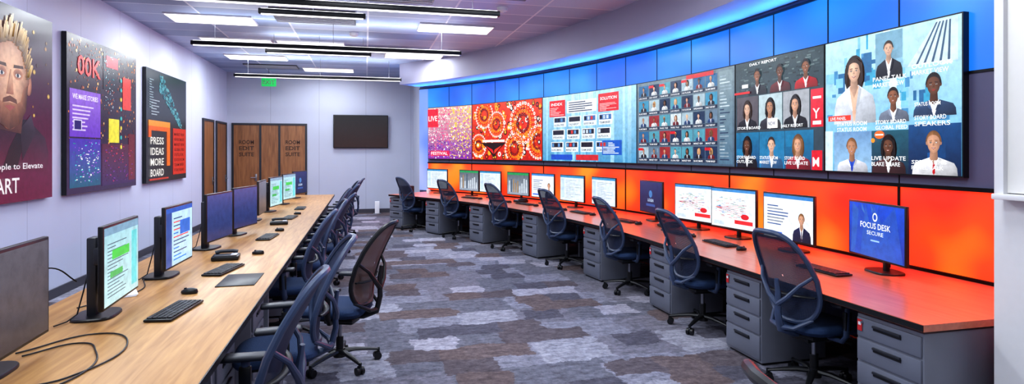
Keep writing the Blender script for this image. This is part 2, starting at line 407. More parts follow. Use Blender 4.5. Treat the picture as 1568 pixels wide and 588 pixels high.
def person(cv,x,y,w,h,skin,hair,cloth,bg,long=False,l=1,shirt=None,bgt=None,hs=1.,tie=None):
    if bg:
        cv.rect(x,y,x+w,y+h,bg,l,top=bgt)
        for i in range(5):
            a=rnd(x,x+w*.8); b=rnd(y,y+h*.8); cv.rect(a,b,min(x+w,a+rnd(.05,.3)*w),min(y+h,b+rnd(.05,.4)*h),dk(bgt or bg,rnd(.6,1.4)),l+.35)
    cx=x+w*.5+rnd(-.02,.02)*w; m=min(w,h*.9); cy=y+.63*h; ry=.185*m*hs; rx=.132*m*hs
    cy=min(cy,y+h-ry*1.3)
    sw=min(.42*m*hs,w/2); st=max(.02*h,cy-ry*1.5-y)
    if long:
        cv.fan(cx,cy-.35*ry,rx*1.55,ry*1.75,dk(hair,.8),dk(hair,2.2),l+1,n=18,ox=-.4)
    pts=[(cx-sw,y),(cx+sw,y),(cx+sw*.97,y+st*.45),(cx+sw*.85,y+st*.75),(cx+sw*.5,y+st*.93),(cx+sw*.2,y+st*1.08),(cx-sw*.2,y+st*1.08),(cx-sw*.5,y+st*.93),(cx-sw*.85,y+st*.75),(cx-sw*.97,y+st*.45)]
    cv.poly(pts,cloth,l+2,cols=[dk(cloth,.8),dk(cloth,.4),dk(cloth,.5),dk(cloth,.7),dk(cloth,.9),cloth,dk(cloth,1.3),dk(cloth,1.4),dk(cloth,1.2),dk(cloth,.9)])
    cv.poly([(cx-rx*.75,y+st*1.06),(cx-rx*.1,y+st*.05),(cx+rx*.1,y+st*.05),(cx+rx*.75,y+st*1.06)],shirt or rgb(225,228,236),l+3)
    if tie: cv.poly([(cx-rx*.12,y+st*.85),(cx-rx*.2,y+st*.15),(cx,y),(cx+rx*.2,y+st*.15),(cx+rx*.12,y+st*.85)],tie,l+4)
    for sgn in (-1,1):
        cv.poly([(cx+sgn*rx*.75,y+st*1.06),(cx+sgn*rx*.2,y+st*.35),(cx+sgn*rx*.75,y+st*.55),(cx+sgn*rx*1.1,y+st*.95)],dk(cloth,1.5 if sgn<0 else .6),l+4)
    cv.poly([(cx-rx*.5,cy-ry*.6),(cx-rx*.58,y+st*1.0),(cx,y+st*.72),(cx+rx*.58,y+st*1.0),(cx+rx*.5,cy-ry*.6)],dk(skin,.5),l+4,cols=[dk(skin,.5),dk(skin,.7),dk(skin,.6),dk(skin,.35),dk(skin,.35)])
    for sgn in (-1,1): cv.ell(cx+sgn*rx*.98,cy-ry*.02,rx*.14,ry*.2,dk(skin,.6),l+4.5,n=8)
    cv.fan(cx,cy,rx,ry,dk(skin,.62),dk(skin,1.08),l+5,n=20,shape=headshape,ox=-.25,oy=.1,side=.35)
    if long:
        for sgn in (-1,1):
            cv.poly([(cx+sgn*rx*.35,cy+ry*1.06),(cx+sgn*rx*1.25,cy+ry*.6),(cx+sgn*rx*1.4,cy-ry*.9),(cx+sgn*rx*1.0,cy-ry*1.3),(cx+sgn*rx*.93,cy-ry*.1),(cx+sgn*rx*.7,cy+ry*.55)],hair,l+6,
               cols=[dk(hair,2.5),dk(hair,1.6),dk(hair,.8),hair,hair,dk(hair,1.6)])
    out=[(cx+rx*1.13*math.cos(a),cy+ry*1.16*math.sin(a)) for a in [pi*(.0+1.0*i/12) for i in range(13)]]
    inn=[(cx+rx*.9*math.cos(a)-rx*.04,cy+ry*.16+ry*.58*math.sin(a)) for a in [pi*(1.0*i/12) for i in range(13)]]
    for i in range(12):
        c_=dk(hair,1+1.6*math.sin(pi*i/11)*(1 if i>5 else .4))
        cv.poly([out[i],out[i+1],inn[i+1],inn[i]],hair,l+6.5,cols=[hair,hair,c_,c_])
    for sx in(-1,1):
        cv.ell(cx+sx*rx*.40,cy+ry*.04,rx*.22,ry*.10,dk(skin,.45),l+6,n=10)
        cv.ell(cx+sx*rx*.40,cy+ry*.02,rx*.14,ry*.055,rgb(225,220,218),l+6.7,n=8)
        cv.ell(cx+sx*rx*.40,cy+ry*.02,rx*.075,ry*.06,rgb(24,18,18),l+7.2,n=8)
        cv.poly([(cx+sx*rx*.16,cy+ry*.19),(cx+sx*rx*.64,cy+ry*.17),(cx+sx*rx*.6,cy+ry*.22),(cx+sx*rx*.2,cy+ry*.26)],dk(hair,1.5),l+6.7)
    cv.poly([(cx-rx*.16,cy-ry*.27),(cx+rx*.16,cy-ry*.27),(cx+rx*.06,cy+ry*.1),(cx-rx*.03,cy+ry*.1)],dk(skin,.6),l+6.5,cols=[dk(skin,.5),dk(skin,.45),dk(skin,.85),dk(skin,1.1)])
    cv.poly([(cx-rx*.36,cy-ry*.46),(cx,cy-ry*.62),(cx+rx*.36,cy-ry*.46),(cx,cy-ry*.43)],rgb(140,52,50),l+6.5)
    cv.poly([(cx-rx*.25,cy-ry*.48),(cx,cy-ry*.54),(cx+rx*.25,cy-ry*.48)],rgb(240,236,232),l+7)
def rnd(a,b): return random.uniform(a,b)
WORDS=['NEWSROOM DESK','LIVE UPDATE','MARKET VIEW','SPEAKERS','TEAM BRIEF','DAILY REPORT','PANEL TALK','GLOBAL FEED','STATUS ROOM','BLAKE SMARE','OUTLOOK','STORY BOARD']
WH=rgb(245,248,252)
def caption(cv,x,y,h,w,lines=2,l=13,col=None):
    for i in range(lines):
        cv.text(random.choice(WORDS),x,y-i*h*1.45,h,col or WH,l,w=w*rnd(.75,1))

Z0,Z1=1.50,2.73; DH=Z1-Z0
bounds=[3.40,4.75,6.15,8.31,10.98,13.28,14.81]
wallE=empty('video_wall')
mb=MB()
for i in range(6):
    sweep(mb,bounds[i]+.004,bounds[i+1]-.004,.026,.08,Z0,Z1,'black')
mb.obj('housing',parent=wallE)
def dcanvas(i):
    sl=bounds[i+1]-.012; w=bounds[i+1]-bounds[i]-.024
    return Canvas(lambda x,y,o,sl=sl: C(sl-x,.083+o,Z0+.012+y)),w,DH-.024
# D1 nearest
cv,w,h=dcanvas(0)
cv.rect(0,0,w,h,rgb(90,170,212),0,top=rgb(185,224,242))
for i in range(60):
    x=rnd(0,w*.9); y=rnd(h*.34,h*.9); cv.rect(x,y,min(w,x+rnd(.02,.12)),min(h,y+rnd(.02,.2)),random.choice([rgb(130,195,228),rgb(215,238,248),rgb(70,140,190),rgb(40,105,155),rgb(60,160,200)]),1)
person(cv,w*.06,h*.36,w*.40,h*.62,SK[0],HR[1],rgb(225,232,245),None,True,2,shirt=dk(SK[0],.9),hs=1.05)
person(cv,w*.43,h*.66,w*.2,h*.33,SK[0],HR[1],rgb(24,28,42),rgb(120,165,190),l=3,hs=1.25)
cv.poly([(w*.66,h*.72),(w*.98,h*.72),(w*.98,h*.99),(w*.85,h*.99)],rgb(200,222,234),2)
for i in range(5): cv.poly([(w*(.72+.05*i),h*.73),(w*(.735+.05*i),h*.73),(w*(.86+.02*i),h*.98),(w*(.85+.02*i),h*.98)],rgb(60,90,120),3)
person(cv,w*.46,h*.355,w*.22,h*.28,SK[2],HR[0],rgb(120,130,150),None,l=3,hs=1.3)
person(cv,w*.70,h*.38,w*.27,h*.32,SK[3],HR[0],rgb(50,74,110),None,l=3,hs=1.3)
caption(cv,w*.42,h*.65,.036,w*.26,2); caption(cv,w*.70,h*.70,.036,w*.27,2); caption(cv,w*.12,h*.345,.036,w*.26,2); caption(cv,w*.44,h*.345,.032,w*.26,2); caption(cv,w*.72,h*.36,.034,w*.26,2)
caption(cv,w*.72,h*.45,.03,w*.2,1)
cv.rect(w*.04,h*.385,w*.24,h*.425,rgb(235,60,40),13); cv.text('LIVE PANEL',w*.06,h*.392,.028,WH,14,w=w*.14)
cv.rect(w*.08,0,w*.40,h*.30,rgb(150,190,222),1,top=rgb(110,150,195))
person(cv,w*.09,0,w*.30,h*.29,SK[4],HR[2],rgb(225,228,240),None,l=2,hs=1.3,shirt=rgb(40,90,200),tie=rgb(30,60,170))
person(cv,w*.40,0,w*.27,h*.30,SK[3],HR[0],rgb(70,40,44),rgb(20,44,70),True,l=2,hs=1.2,bgt=rgb(30,90,110))
person(cv,w*.67,0,w*.33,h*.33,SK[1],HR[2],rgb(235,236,242),rgb(10,30,64),l=2,hs=1.25,tie=rgb(190,30,36),bgt=rgb(16,74,130))
caption(cv,w*.41,h*.09,.034,w*.26,2); caption(cv,w*.70,h*.07,.03,w*.27,2); 
cv.ell(w*.47,h*.27,.05,.035,rgb(250,110,40),13); cv.ell(w*.42,h*.23,.02,.02,rgb(250,150,40),13); cv.rect(w*.44,h*.265,w*.5,h*.275,WH,14)
cv.rect(0,0,w*.07,h*.31,rgb(205,226,238),2)
cv.build('screen_1','screen',wallE)
# D2
cv,w,h=dcanvas(1)
cv.rect(0,0,w,h,rgb(50,70,86),0,top=rgb(48,66,72))
for j in range(120):
    x=rnd(0,w*.96);y=rnd(h*.67,h*.97); cv.rect(x,y,min(w,x+rnd(.02,.1)),min(h,y+.015),random.choice([rgb(70,90,96),rgb(96,116,118),rgb(34,46,52),rgb(56,76,82)]),1)
for i,(sk,cl) in enumerate(((2,rgb(36,40,52)),(3,rgb(96,30,34)),(2,rgb(180,26,32)))):
    person(cv,w*(.16+.27*i),h*.68,w*.26,h*.28,SK[sk],HR[0],cl,None,False,2,hs=1.25)
caption(cv,w*.2,h*.955,.03,w*.4,1,14); cv.rect(0,h*.70,w*.2,h*.72,rgb(230,40,40),13); cv.rect(w*.1,h*.755,w*.18,h*.79,rgb(230,230,235),13)
for i in range(3):
    person(cv,w*(.02+.285*i),h*.35,w*.275,h*.32,SK[[0,4,1][i]],HR[[1,0,0][i]],[rgb(30,30,40),rgb(50,50,60),rgb(24,26,34)][i],[rgb(90,84,92),rgb(175,195,202),rgb(160,164,172)][i],True,2,hs=1.2)
cv.rect(w*.88,h*.35,w,h*.66,rgb(205,24,44),3,top=rgb(225,40,60)); cv.text('Y',w*.9,h*.42,.10,WH,4); cv.rect(w*.9,h*.37,w*.98,h*.40,WH,4); cv.rect(w*.9,h*.58,w*.98,h*.6,WH,4)
cv.rect(w*.42,h*.36,w*.54,h*.45,rgb(240,240,244),13); cv.text('NOW',w*.435,h*.385,.04,rgb(40,50,90),14,w=w*.08)
caption(cv,w*.04,h*.36,.03,w*.3,1,14); caption(cv,w*.58,h*.36,.03,w*.26,1,14)
for i in range(3):
    person(cv,w*(.01+.3*i),0,w*.295,h*.33,SK[[3,0,1][i]],HR[[0,1,2][i]],[rgb(20,26,44),rgb(60,110,160),rgb(150,30,50)][i],[rgb(14,66,116),rgb(40,125,175),rgb(14,80,124)][i],i!=1,2,hs=1.2,bgt=rgb(20,116,160))
cv.rect(w*.9,0,w,h*.16,rgb(210,24,44),13); cv.text('M',w*.91,h*.03,.09,WH,14)
for x in (.03,.33,.62): caption(cv,w*x,h*.08,.034,w*.25,2,14)
cv.build('screen_2','screen',wallE)
# D3 thumbnails
cv,w,h=dcanvas(2)
cv.rect(0,0,w,h,rgb(72,96,120),0,top=rgb(112,130,140))
nc,nr=7,5
for r in range(nr):
    for c in range(nc):
        cw=w*.83/nc; rh=h*.95/nr
        x=w*.02+c*cw; y=h*.02+r*rh; bg=random.choice([rgb(40,100,145),rgb(160,182,194),rgb(24,50,84),rgb(100,124,146),rgb(150,44,48),rgb(60,140,175),rgb(195,208,214),rgb(80,150,170)])
        person(cv,x+.005,y+.06,cw*.94,rh-.07,random.choice(SK),random.choice(HR),random.choice([rgb(30,34,50),rgb(120,30,40),rgb(220,225,230),rgb(40,70,120)]),bg,random.random()<.4,2,hs=1.15)
        cv.rect(x+.005,y+.01,x+cw*.97,y+.055,rgb(30,46,72),3); cv.text(random.choice(WORDS),x+.015,y+.02,.022,WH,4,w=cw*.75)
        if random.random()<.22: cv.rect(x+.01,y+rh*.74,x+cw*.5,y+rh*.9,rgb(205,30,38),13)
cv.rect(w*.55,h*.95,w*.82,h*.995,rgb(200,40,44),13)
cv.rect(w*.86,h*.02,w*.985,h*.97,rgb(80,114,138),1,top=rgb(124,144,152))
for i in range(26): cv.rect(w*.87,h*(.06+.034*i),w*rnd(.9,.975),h*(.072+.034*i),random.choice([rgb(190,205,215),rgb(140,160,175),rgb(40,60,90)]),2)
cv.build('screen_3','screen',wallE)
# D4 light board
cv,w,h=dcanvas(3)
cv.rect(0,0,w,h,rgb(70,145,190),0,top=rgb(165,212,235))
for i in range(26):
    x=rnd(0,w*.94); cv.rect(x,0,min(w,x+rnd(.01,.10)),h,random.choice([rgb(110,180,215),rgb(150,203,228),rgb(90,160,200)]),1,top=rgb(192,226,242))
cv.rect(w*.08,h*.68,w*.26,h*.93,rgb(215,30,38),3); cv.rect(w*.62,h*.7,w*.83,h*.95,rgb(210,30,40),3)
for i in range(6): cv.rect(w*.09,h*(.70+.022*i),w*rnd(.15,.25),h*(.708+.022*i),rgb(250,200,200),4); cv.rect(w*.635,h*(.715+.018*i),w*rnd(.7,.81),h*(.722+.018*i),rgb(250,200,200),4)
cv.text('SOLUTION',w*.64,h*.86,.05,WH,4,w=w*.17); cv.text('INDEX',w*.1,h*.85,.05,WH,4,w=w*.13)
for r in range(3):
    for c in range(4):
        x=w*(.1+.165*c)+(.04*r); y=h*(.14+.19*r)
        cv.rect(x,y,x+w*.14,y+h*.15,rgb(215,228,238),3,top=rgb(245,248,252))
        cv.rect(x+.02,y+h*.07,x+w*.13,y+h*.14,random.choice([rgb(40,60,100),rgb(60,110,170),rgb(30,30,50)]),4)
        for q in range(3): cv.rect(x+.03+q*.09,y+h*.08,x+.09+q*.09,y+h*.13,random.choice([rgb(190,205,220),rgb(200,50,50),rgb(90,140,190),rgb(20,24,40)]),4.6)
        cv.text(random.choice(WORDS),x+.02,y+.02,.034,rgb(24,28,50),5,w=w*.11)
cv.rect(w*.28,h*.72,w*.6,h*.9,rgb(235,240,244),3)
for i in range(5): cv.rect(w*.3,h*(.735+.032*i),w*rnd(.45,.58),h*(.75+.032*i),rgb(60,70,100),4)
cv.rect(w*.1,h*.02,w*.34,h*.1,rgb(24,80,190),3); cv.rect(w*.38,h*.02,w*.62,h*.1,rgb(200,40,50),3); cv.rect(w*.66,h*.1,w*.86,h*.3,rgb(20,90,190),3)
for i in range(8): cv.rect(w*.67,h*(.12+.02*i),w*rnd(.74,.84),h*(.13+.02*i),rgb(220,235,250),4)
cv.build('screen_4','screen',wallE)
# D5 red / white swirl graphic
cv,w,h=dcanvas(4)
cv.rect(0,0,w,h,rgb(190,28,16),0,top=rgb(225,60,20))
OR=[rgb(245,70,18),rgb(252,130,20),rgb(225,24,28),rgb(250,245,238),rgb(255,175,40)]
for i in range(300):
    x=rnd(.03,w-.03);y=rnd(.03,h-.03); r=min(rnd(.01,.06),x,w-x,y,h-y)
    cv.ell(x,y,r,r,random.choice(OR+[rgb(60,10,16),rgb(24,18,22)]),1+i//60,n=10); cv.ell(x,y,r*.5,r*.5,random.choice(OR),1.5+i//60,n=8)
for (cx,cy,R) in ((w*.74,h*.62,.40),(w*.62,h*.2,.30),(w*.18,h*.8,.28),(w*.95,h*.3,.32),(w*.36,h*.62,.26),(w*.1,h*.25,.24)):
    for ring,(rr,cl) in enumerate(((1.,rgb(250,244,236)),(.82,rgb(235,50,20)),(.62,rgb(250,150,30)),(.42,rgb(60,14,20)))):
        N=int(22*rr)+6
        for k in range(N):
            a=2*pi*k/N; x=cx+R*rr*math.cos(a); y=cy+R*rr*math.sin(a); r=R*.085
            if r<x<w-r and r<y<h-r:
                cv.ell(x,y,r,r,cl,7+ring*.5,n=10); cv.ell(x,y,r*.45,r*.45,rgb(200,20,24) if ring!=1 else rgb(255,200,90),7.3+ring*.5,n=8)
cv.poly([(w*.14,h*.30),(w*.50,h*.30),(w*.40,h*.18),(w*.32,h*.04),(w*.24,h*.18)],rgb(30,10,16),10)
cv.poly([(w*.18,h*.28),(w*.30,h*.28),(w*.32,h*.10)],rgb(225,24,30),10.6); cv.poly([(w*.34,h*.28),(w*.46,h*.28),(w*.33,h*.10)],rgb(245,60,30),10.6)
cv.rect(w*.16,h*.31,w*.48,h*.35,rgb(250,245,240),10.6)
cv.build('screen_5','screen',wallE)
# D6 speckle
cv,w,h=dcanvas(5)
cv.rect(0,0,w,h,rgb(130,50,150),0,top=rgb(215,170,160))
for i in range(1300):
    x=rnd(.02,w-.02);y=rnd(.02,h-.02);r=rnd(.006,.02)
    cols=[rgb(245,235,232),rgb(245,110,145),rgb(215,50,135)] if x<w*.5 else [rgb(250,220,70),rgb(240,200,50),rgb(252,248,235),rgb(200,70,160)]
    if y<h*.35: cols=cols+[rgb(140,60,200),rgb(90,40,160),rgb(120,50,190),rgb(60,24,120)]
    cv.rect(x-r,y-r*.8,min(w,x+r),min(h,y+r*.8),random.choice(cols),1+i%6)
cv.rect(0,h*.62,w*.24,h*.97,rgb(220,30,56),9); cv.text('LIVE',w*.02,h*.74,.12,WH,10,w=w*.2)
cv.rect(w*.06,h*.06,w*.5,h*.16,rgb(210,36,86),9)
cv.text('FESTIVAL',w*.08,h*.08,.07,WH,10,w=w*.38)
cv.build('screen_6','screen',wallE)

# ---------------------------------------------------------------- posters on left wall
def poster(v0,v1,z0,z1,draw):
    e=empty('wall_poster')
    mb=MB(); mb.box((UL+.035,(v0+v1)/2,(z0+z1)/2),(.05,v1-v0,z1-z0),'black'); mb.obj('panel',parent=e)
    cv=Canvas(lambda x,y,o: Vector((UL+.062+o,v0+x,z0+y)))
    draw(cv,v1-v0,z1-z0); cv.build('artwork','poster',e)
def p1(cv,w,h):
    cv.rect(0,0,w,h,rgb(104,18,62),0,top=rgb(30,18,38))
    for i in range(90):
        x=rnd(.1,w-.05); y=rnd(h*.45,h-.05); r=rnd(.008,.035); c_=random.choice([rgb(170,116,50),rgb(110,74,40),rgb(230,190,100),rgb(70,36,40)]); cv.fan(x,y,r,r,dk(c_,.4),c_,1,n=10,side=0)
    F=1.14; fx,fy=1.42,1.22
    def X(a): return fx+a*F
    def Y(a): return fy+a*F
    cv.poly([(.1,.3),(w*.95,.3),(w*.96,.5),(w*.93,.66),(X(.30),Y(-.33)),(X(-.3),Y(-.33)),(.3,.6)],rgb(36,28,40),2,cols=[rgb(74,16,48),rgb(94,18,56),rgb(66,26,50),rgb(60,40,58),rgb(28,22,32),rgb(20,16,24),rgb(40,20,40)])
    cv.poly([(X(-.1),.35),(X(.12),.35),(X(.34),Y(-.31)),(X(.16),Y(-.4)),(X(0),.55)],rgb(14,10,18),2.6)
    cv.poly([(X(.16),Y(-.42)),(X(.34),Y(-.28)),(X(.42),Y(-.44)),(X(.2),.42)],rgb(64,50,66),3,cols=[rgb(30,24,34),rgb(76,60,78),rgb(54,42,56),rgb(30,16,30)])
    cv.poly([(X(-.24),Y(-.42)),(X(.18),Y(-.46)),(X(.24),Y(-.12)),(X(-.26),Y(-.14))],rgb(120,72,56),3,cols=[rgb(50,28,26),rgb(90,50,40),rgb(120,74,56),rgb(60,36,30)])
    cv.fan(X(.30),Y(-.01),.05*F,.10*F,rgb(130,78,58),rgb(206,140,106),4,side=0)
    def jaw(a):
        s_=math.sin(a); return 1-(.16*abs(math.cos(a))**1.5 if s_<0 else 0)-.03*(s_>.8)
    cv.fan(fx,fy,.305*F,.43*F,rgb(130,80,60),rgb(242,192,158),5,n=36,shape=jaw,ox=.25,oy=.2,side=.12)
    b=[(.285,-.02),(.25,-.25),(.14,-.38),(0,-.43),(-.14,-.38),(-.25,-.25),(-.285,-.02)]
    bi=[(.21,-.06),(.17,-.17),(.1,-.20),(0,-.19),(-.1,-.20),(-.17,-.17),(-.21,-.06)]
    b=[(X(p),Y(q)) for p,q in b]; bi=[(X(p),Y(q)) for p,q in bi]
    for i in range(6):
        cv.poly([b[i],b[i+1],bi[i+1],bi[i]],rgb(90,56,38),6,cols=[rgb(92,56,38),rgb(80,48,34),rgb(156,104,76),rgb(166,112,84)])
    def P(l_,col,l,cols=None): cv.poly([(X(p),Y(q)) for p,q in l_],col,l,cols)
    P([(-.1,-.16),(0,-.13),(.1,-.16),(.11,-.2),(0,-.18),(-.11,-.2)],rgb(110,68,46),6.5)
    P([(-.08,-.225),(0,-.21),(.085,-.225),(0,-.265)],rgb(160,86,76),6.8)
    P([(-.055,-.12),(.055,-.12),(.035,.1),(.005,.1)],rgb(200,140,108),6.5,[rgb(130,80,60),rgb(176,112,84),rgb(236,186,150),rgb(150,98,74)])
    for s in(-1,1):
        cv.fan(X(s*.125),Y(.065),.075*F,.05*F,rgb(200,140,110),rgb(120,74,56),6.3,side=0)
        cv.ell(X(s*.125),Y(.055),.042*F,.017*F,rgb(215,205,200),6.8); cv.ell(X(s*.12),Y(.056),.017*F,.018*F,rgb(24,34,48),7)
        P([(s*.05,.115),(s*.21,.125),(s*.20,.15),(s*.06,.145)],rgb(84,54,34),7)
    for i in range(110):
        a=pi*(.02+.96*rnd(0,1)); rr=rnd(.9,1.08); x=X(.285*rr*math.cos(a)); y=Y(.36*math.sin(a)*rr+.04)
        L=rnd(.10,.2)*(.5+.5*math.sin(a)); tx=x+L*(.35*math.cos(a)+.35); ty=y+L
        cv.poly([(x-.02,y-.03),(x+.022,y-.03),(tx+.01,ty),(tx-.01,ty+.005)],None,7.5+(i%6)*.3,cols=[rgb(90,62,36),rgb(110,78,46),*([random.choice([rgb(214,176,112),rgb(180,140,84),rgb(236,204,146)])]*2)])
    cv.text('lasting people to Elevate',w*.3,h*.17,.06,rgb(225,220,228),13,w=w*.62)
    cv.text('START',w*.42,h*.05,.15,rgb(235,230,235),13)
def p2(cv,w,h):
    cv.rect(0,0,w,h,rgb(50,26,70),0,top=rgb(44,24,30))
    for i in range(420):
        x=rnd(.03,w-.03); y=rnd(h*.3,h-.03); r=rnd(.005,.022); cv.ell(x,y,r,r,random.choice([rgb(220,130,60),rgb(150,80,50),rgb(240,190,120),rgb(120,50,40),rgb(90,40,40)]),1,n=7)
    cv.rect(w*.03,h*.36,w*.42,h*.66,rgb(110,60,195),2,top=rgb(150,100,215)); cv.rect(w*.03,h*.04,w*.42,h*.35,rgb(16,90,120),2,top=rgb(80,50,180))
    cv.rect(w*.44,h*.03,w*.97,h*.32,rgb(56,18,84),2,top=rgb(90,30,60)); cv.rect(w*.46,h*.7,w*.66,h*.96,rgb(28,24,40),2)
    cv.rect(w*.76,h*.58,w*.9,h*.82,rgb(232,58,36),3); cv.rect(w*.54,h*.33,w*.7,h*.5,rgb(236,222,60),3); cv.rect(w*.86,h*.05,w*.97,h*.4,rgb(110,24,44),3)
    cv.rect(w*.5,h*.86,w*.68,h*.94,rgb(220,40,60),3)
    cv.text('00K',w*.12,h*.76,.24,rgb(240,50,40),5,w=w*.3)
    cv.text('WE MAKE STORIES',w*.06,h*.6,.06,rgb(250,240,250),5,w=w*.32)
    for i in range(7): cv.rect(w*.06,h*(.4+.025*i),w*rnd(.2,.38),h*(.41+.025*i),rgb(220,200,245),4)
    for i in range(110):
        x=rnd(w*.05,w*.4);y=rnd(h*.06,h*.33); cv.rect(x,y,x+rnd(.01,.05),y+.012,random.choice([rgb(90,220,220),rgb(240,240,250),rgb(170,90,220),rgb(40,130,150)]),4)
    for i in range(110):
        x=rnd(w*.46,w*.92);y=rnd(h*.05,h*.3); cv.rect(x,y,x+rnd(.01,.05),y+.012,random.choice([rgb(200,60,90),rgb(120,50,160),rgb(90,20,60)]),4)
    for i in range(60):
        x=rnd(w*.47,w*.62);y=rnd(h*.55,h*.94); cv.rect(x,y,x+.02,y+.012,random.choice([rgb(220,220,230),rgb(60,160,180),rgb(230,90,60)]),4)
    for i in range(8): cv.ell(w*.73,h*(.3+.07*i),.03,.03,random.choice([rgb(240,120,30),rgb(60,190,190),rgb(240,220,80)]),5,n=10)
    cv.rect(w*.07,h*.40,w*.17,h*.47,rgb(220,210,250),5.5); cv.rect(w*.08,h*.407,w*.16,h*.463,rgb(40,20,110),6)
def p3(cv,w,h):
    cv.rect(0,0,w,h,rgb(28,34,46),0,top=rgb(38,46,58))
    for i in range(260):
        a=rnd(0,1); x=w*(.3+.55*a); y=h*(.93-.40*a+rnd(-.07,.07)*(1.5-a)); r=rnd(.008,.045)*(1.2-.5*a)
        cv.ell(min(max(x,.07),w-.07),min(y,h-.08),r,r*.8,random.choice([rgb(70,150,165),rgb(40,112,128),rgb(106,175,182),rgb(28,80,96)]),1+i%4,n=7)
    cv.rect(w*.04,h*.46,w*.5,h*.5,rgb(236,100,20),6); cv.rect(w*.46,h*.14,w*.54,h*.5,rgb(240,110,20),6); cv.rect(w*.04,h*.5,w*.54,h*.55,rgb(246,150,40),6)
    cv.rect(w*.04,h*.4,w*.1,h*.47,rgb(236,100,20),6)
    for i,t in enumerate(['PRESS','IDEAS','MORE','BOARD']):
        cv.text(t,w*.08,h*(.34-.095*i),.12,rgb(245,240,235),7,w=w*.3)
    cv.rect(w*.62,h*.05,w*.98,h*.5,rgb(205,46,32),5)
    for i in range(8): cv.text(random.choice(WORDS),w*.65,h*(.08+.05*i),.05,rgb(40,16,20),6,w=w*.28)
    for i in range(6): cv.rect(w*.1,h*(.6+.025*i),w*rnd(.2,.3),h*(.608+.025*i),rgb(180,190,200),5)
    for i in range(12): cv.rect(w*.06,h*(.66+.022*i),w*rnd(.09,.16),h*(.668+.022*i),rgb(150,170,180),5)
    cv.rect(w*.06,h*.02,w*.5,h*.035,rgb(200,60,40),6)
poster(5.45,7.7,1.18,3.15,p1); poster(8.03,10.2,1.17,3.12,p2); poster(10.63,12.8,1.17,3.06,p3)

# ---------------------------------------------------------------- far wall: doors, TV, exit sign
def door(name,c,axis,wd,ht=2.38,sign=False):
    e=empty(name,c,0 if axis=='x' else pi/2)
    mb=MB()
    mb.box((0,-.012,ht/2),(wd,.024,ht),'door')
    mb.box((-wd/2-.025,-.02,ht/2+.02),(.05,.04,ht+.05),'dgray'); mb.box((wd/2+.025,-.02,ht/2+.02),(.05,.04,ht+.05),'dgray'); mb.box((0,-.02,ht+.02),(wd,.04,.05),'dgray')
    mb.tube([(wd/2-.08,-.03,1.0),(wd/2-.08,-.08,1.0),(wd/2-.2,-.08,1.0)],.01,'metal',8)
    mb.box((wd/2-.08,-.03,1.0),(.05,.014,.18),'metal',.004)
    mb.obj('leaf_and_frame',parent=e)
    if sign:
        cv=Canvas(lambda x,y,o:Vector((x,-.026-o,y)))
        for i,t in enumerate(('ROOM','EDIT','SUITE')): cv.text(t,0,1.72+(1-i)*.16,.1,rgb(52,34,28),1,w=.36,center=True)
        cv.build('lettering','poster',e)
door('door_1',(-3.02,VF,0),'x',.62,sign=True)
door('door_2',(-1.88,VF,0),'x',.62,sign=True)
door('door_3',(UL,14.68,0),'y',.85)
door('door_4',(UL,15.92,0),'y',.95)
mb=MB(); mb.box((-2.45,VF-.012,1.19),(.44,.024,2.38),'door'); mb.box((-2.45,VF-.02,2.4),(.44,.04,.05),'dgray'); mb.obj('door_side_panel')
e=empty('wall_television'); mb=MB()
mb.box((-.125,VF-.06,2.225),(1.45,.05,.9),'black',.008); mb.box((-.125,VF-.02,2.225),(.5,.04,.4),'dgray'); mb.obj('housing',parent=e)
cv=Canvas(lambda x,y,o:Vector((-.125+x,VF-.087-o,2.225+y)))
cv.rect(-.705,-.43,.705,.43,rgb(48,20,16),0,top=rgb(16,14,20)); cv.build('screen','poster',e)
e=empty('exit_sign'); mb=MB(); mb.box((-2.36,15.8,3.42),(.34,.04,.2),'exit',.005); mb.tube([(-2.36,15.8,3.52),(-2.36,15.8,H)],.012,'metal',8); mb.obj('housing',parent=e)
cv=Canvas(lambda x,y,o:Vector((-2.36+x,15.778-o,3.37+y))); cv.text('EXIT',0,0,.1,rgb(20,80,40),1,center=True); cv.build('lettering','screen',e)
mb=MB(); mb.box((.30,VF-.35,.17),(.12,.12,.34),'paper',.01); mb.box((.30,VF-.35,.01),(.2,.2,.02),'metal',.005); mb.obj('floor_outlet_post')

# whiteboard on right wall
X=UR-.001
mb=MB(); mb.box((X-.015,.9,2.45),(.03,3.05,1.95),'board'); 
mb.box((X-.03,2.425,2.45),(.06,.035,2.0),'white'); mb.box((X-.03,-.63,2.45),(.06,.035,2.0),'white'); mb.box((X-.045,.9,1.455),(.09,3.1,.03),'white',.005); mb.box((X-.03,.9,3.45),(.06,3.1,.03),'white')
mb.obj('whiteboard')

# ---------------------------------------------------------------- desks
DZ=.74
mb=MB(); mb.box((-1.285,7.2,DZ-.02),(1.23,12.6,.04),'oak',.004)
mb.box((-.668,7.2,DZ-.02),(.006,12.6,.036),'black')
for v in (1.0,3.42,5.3,7.3,9.4,11.4,13.4): mb.box((-1.32,v,.35),(1.05,.04,.70),'cab')
mb.box((-1.82,7.2,.42),(.03,12.3,.56),'cab')
mb.obj('long_desk')
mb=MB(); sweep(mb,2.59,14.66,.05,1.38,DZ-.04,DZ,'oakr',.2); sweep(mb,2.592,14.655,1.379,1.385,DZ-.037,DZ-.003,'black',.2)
for s in (3.2,6.0,9.0,12.0,14.6): sweep(mb,s-.02,s+.02,.1,.7,0,.70,'cab')
mb.obj('curved_desk')

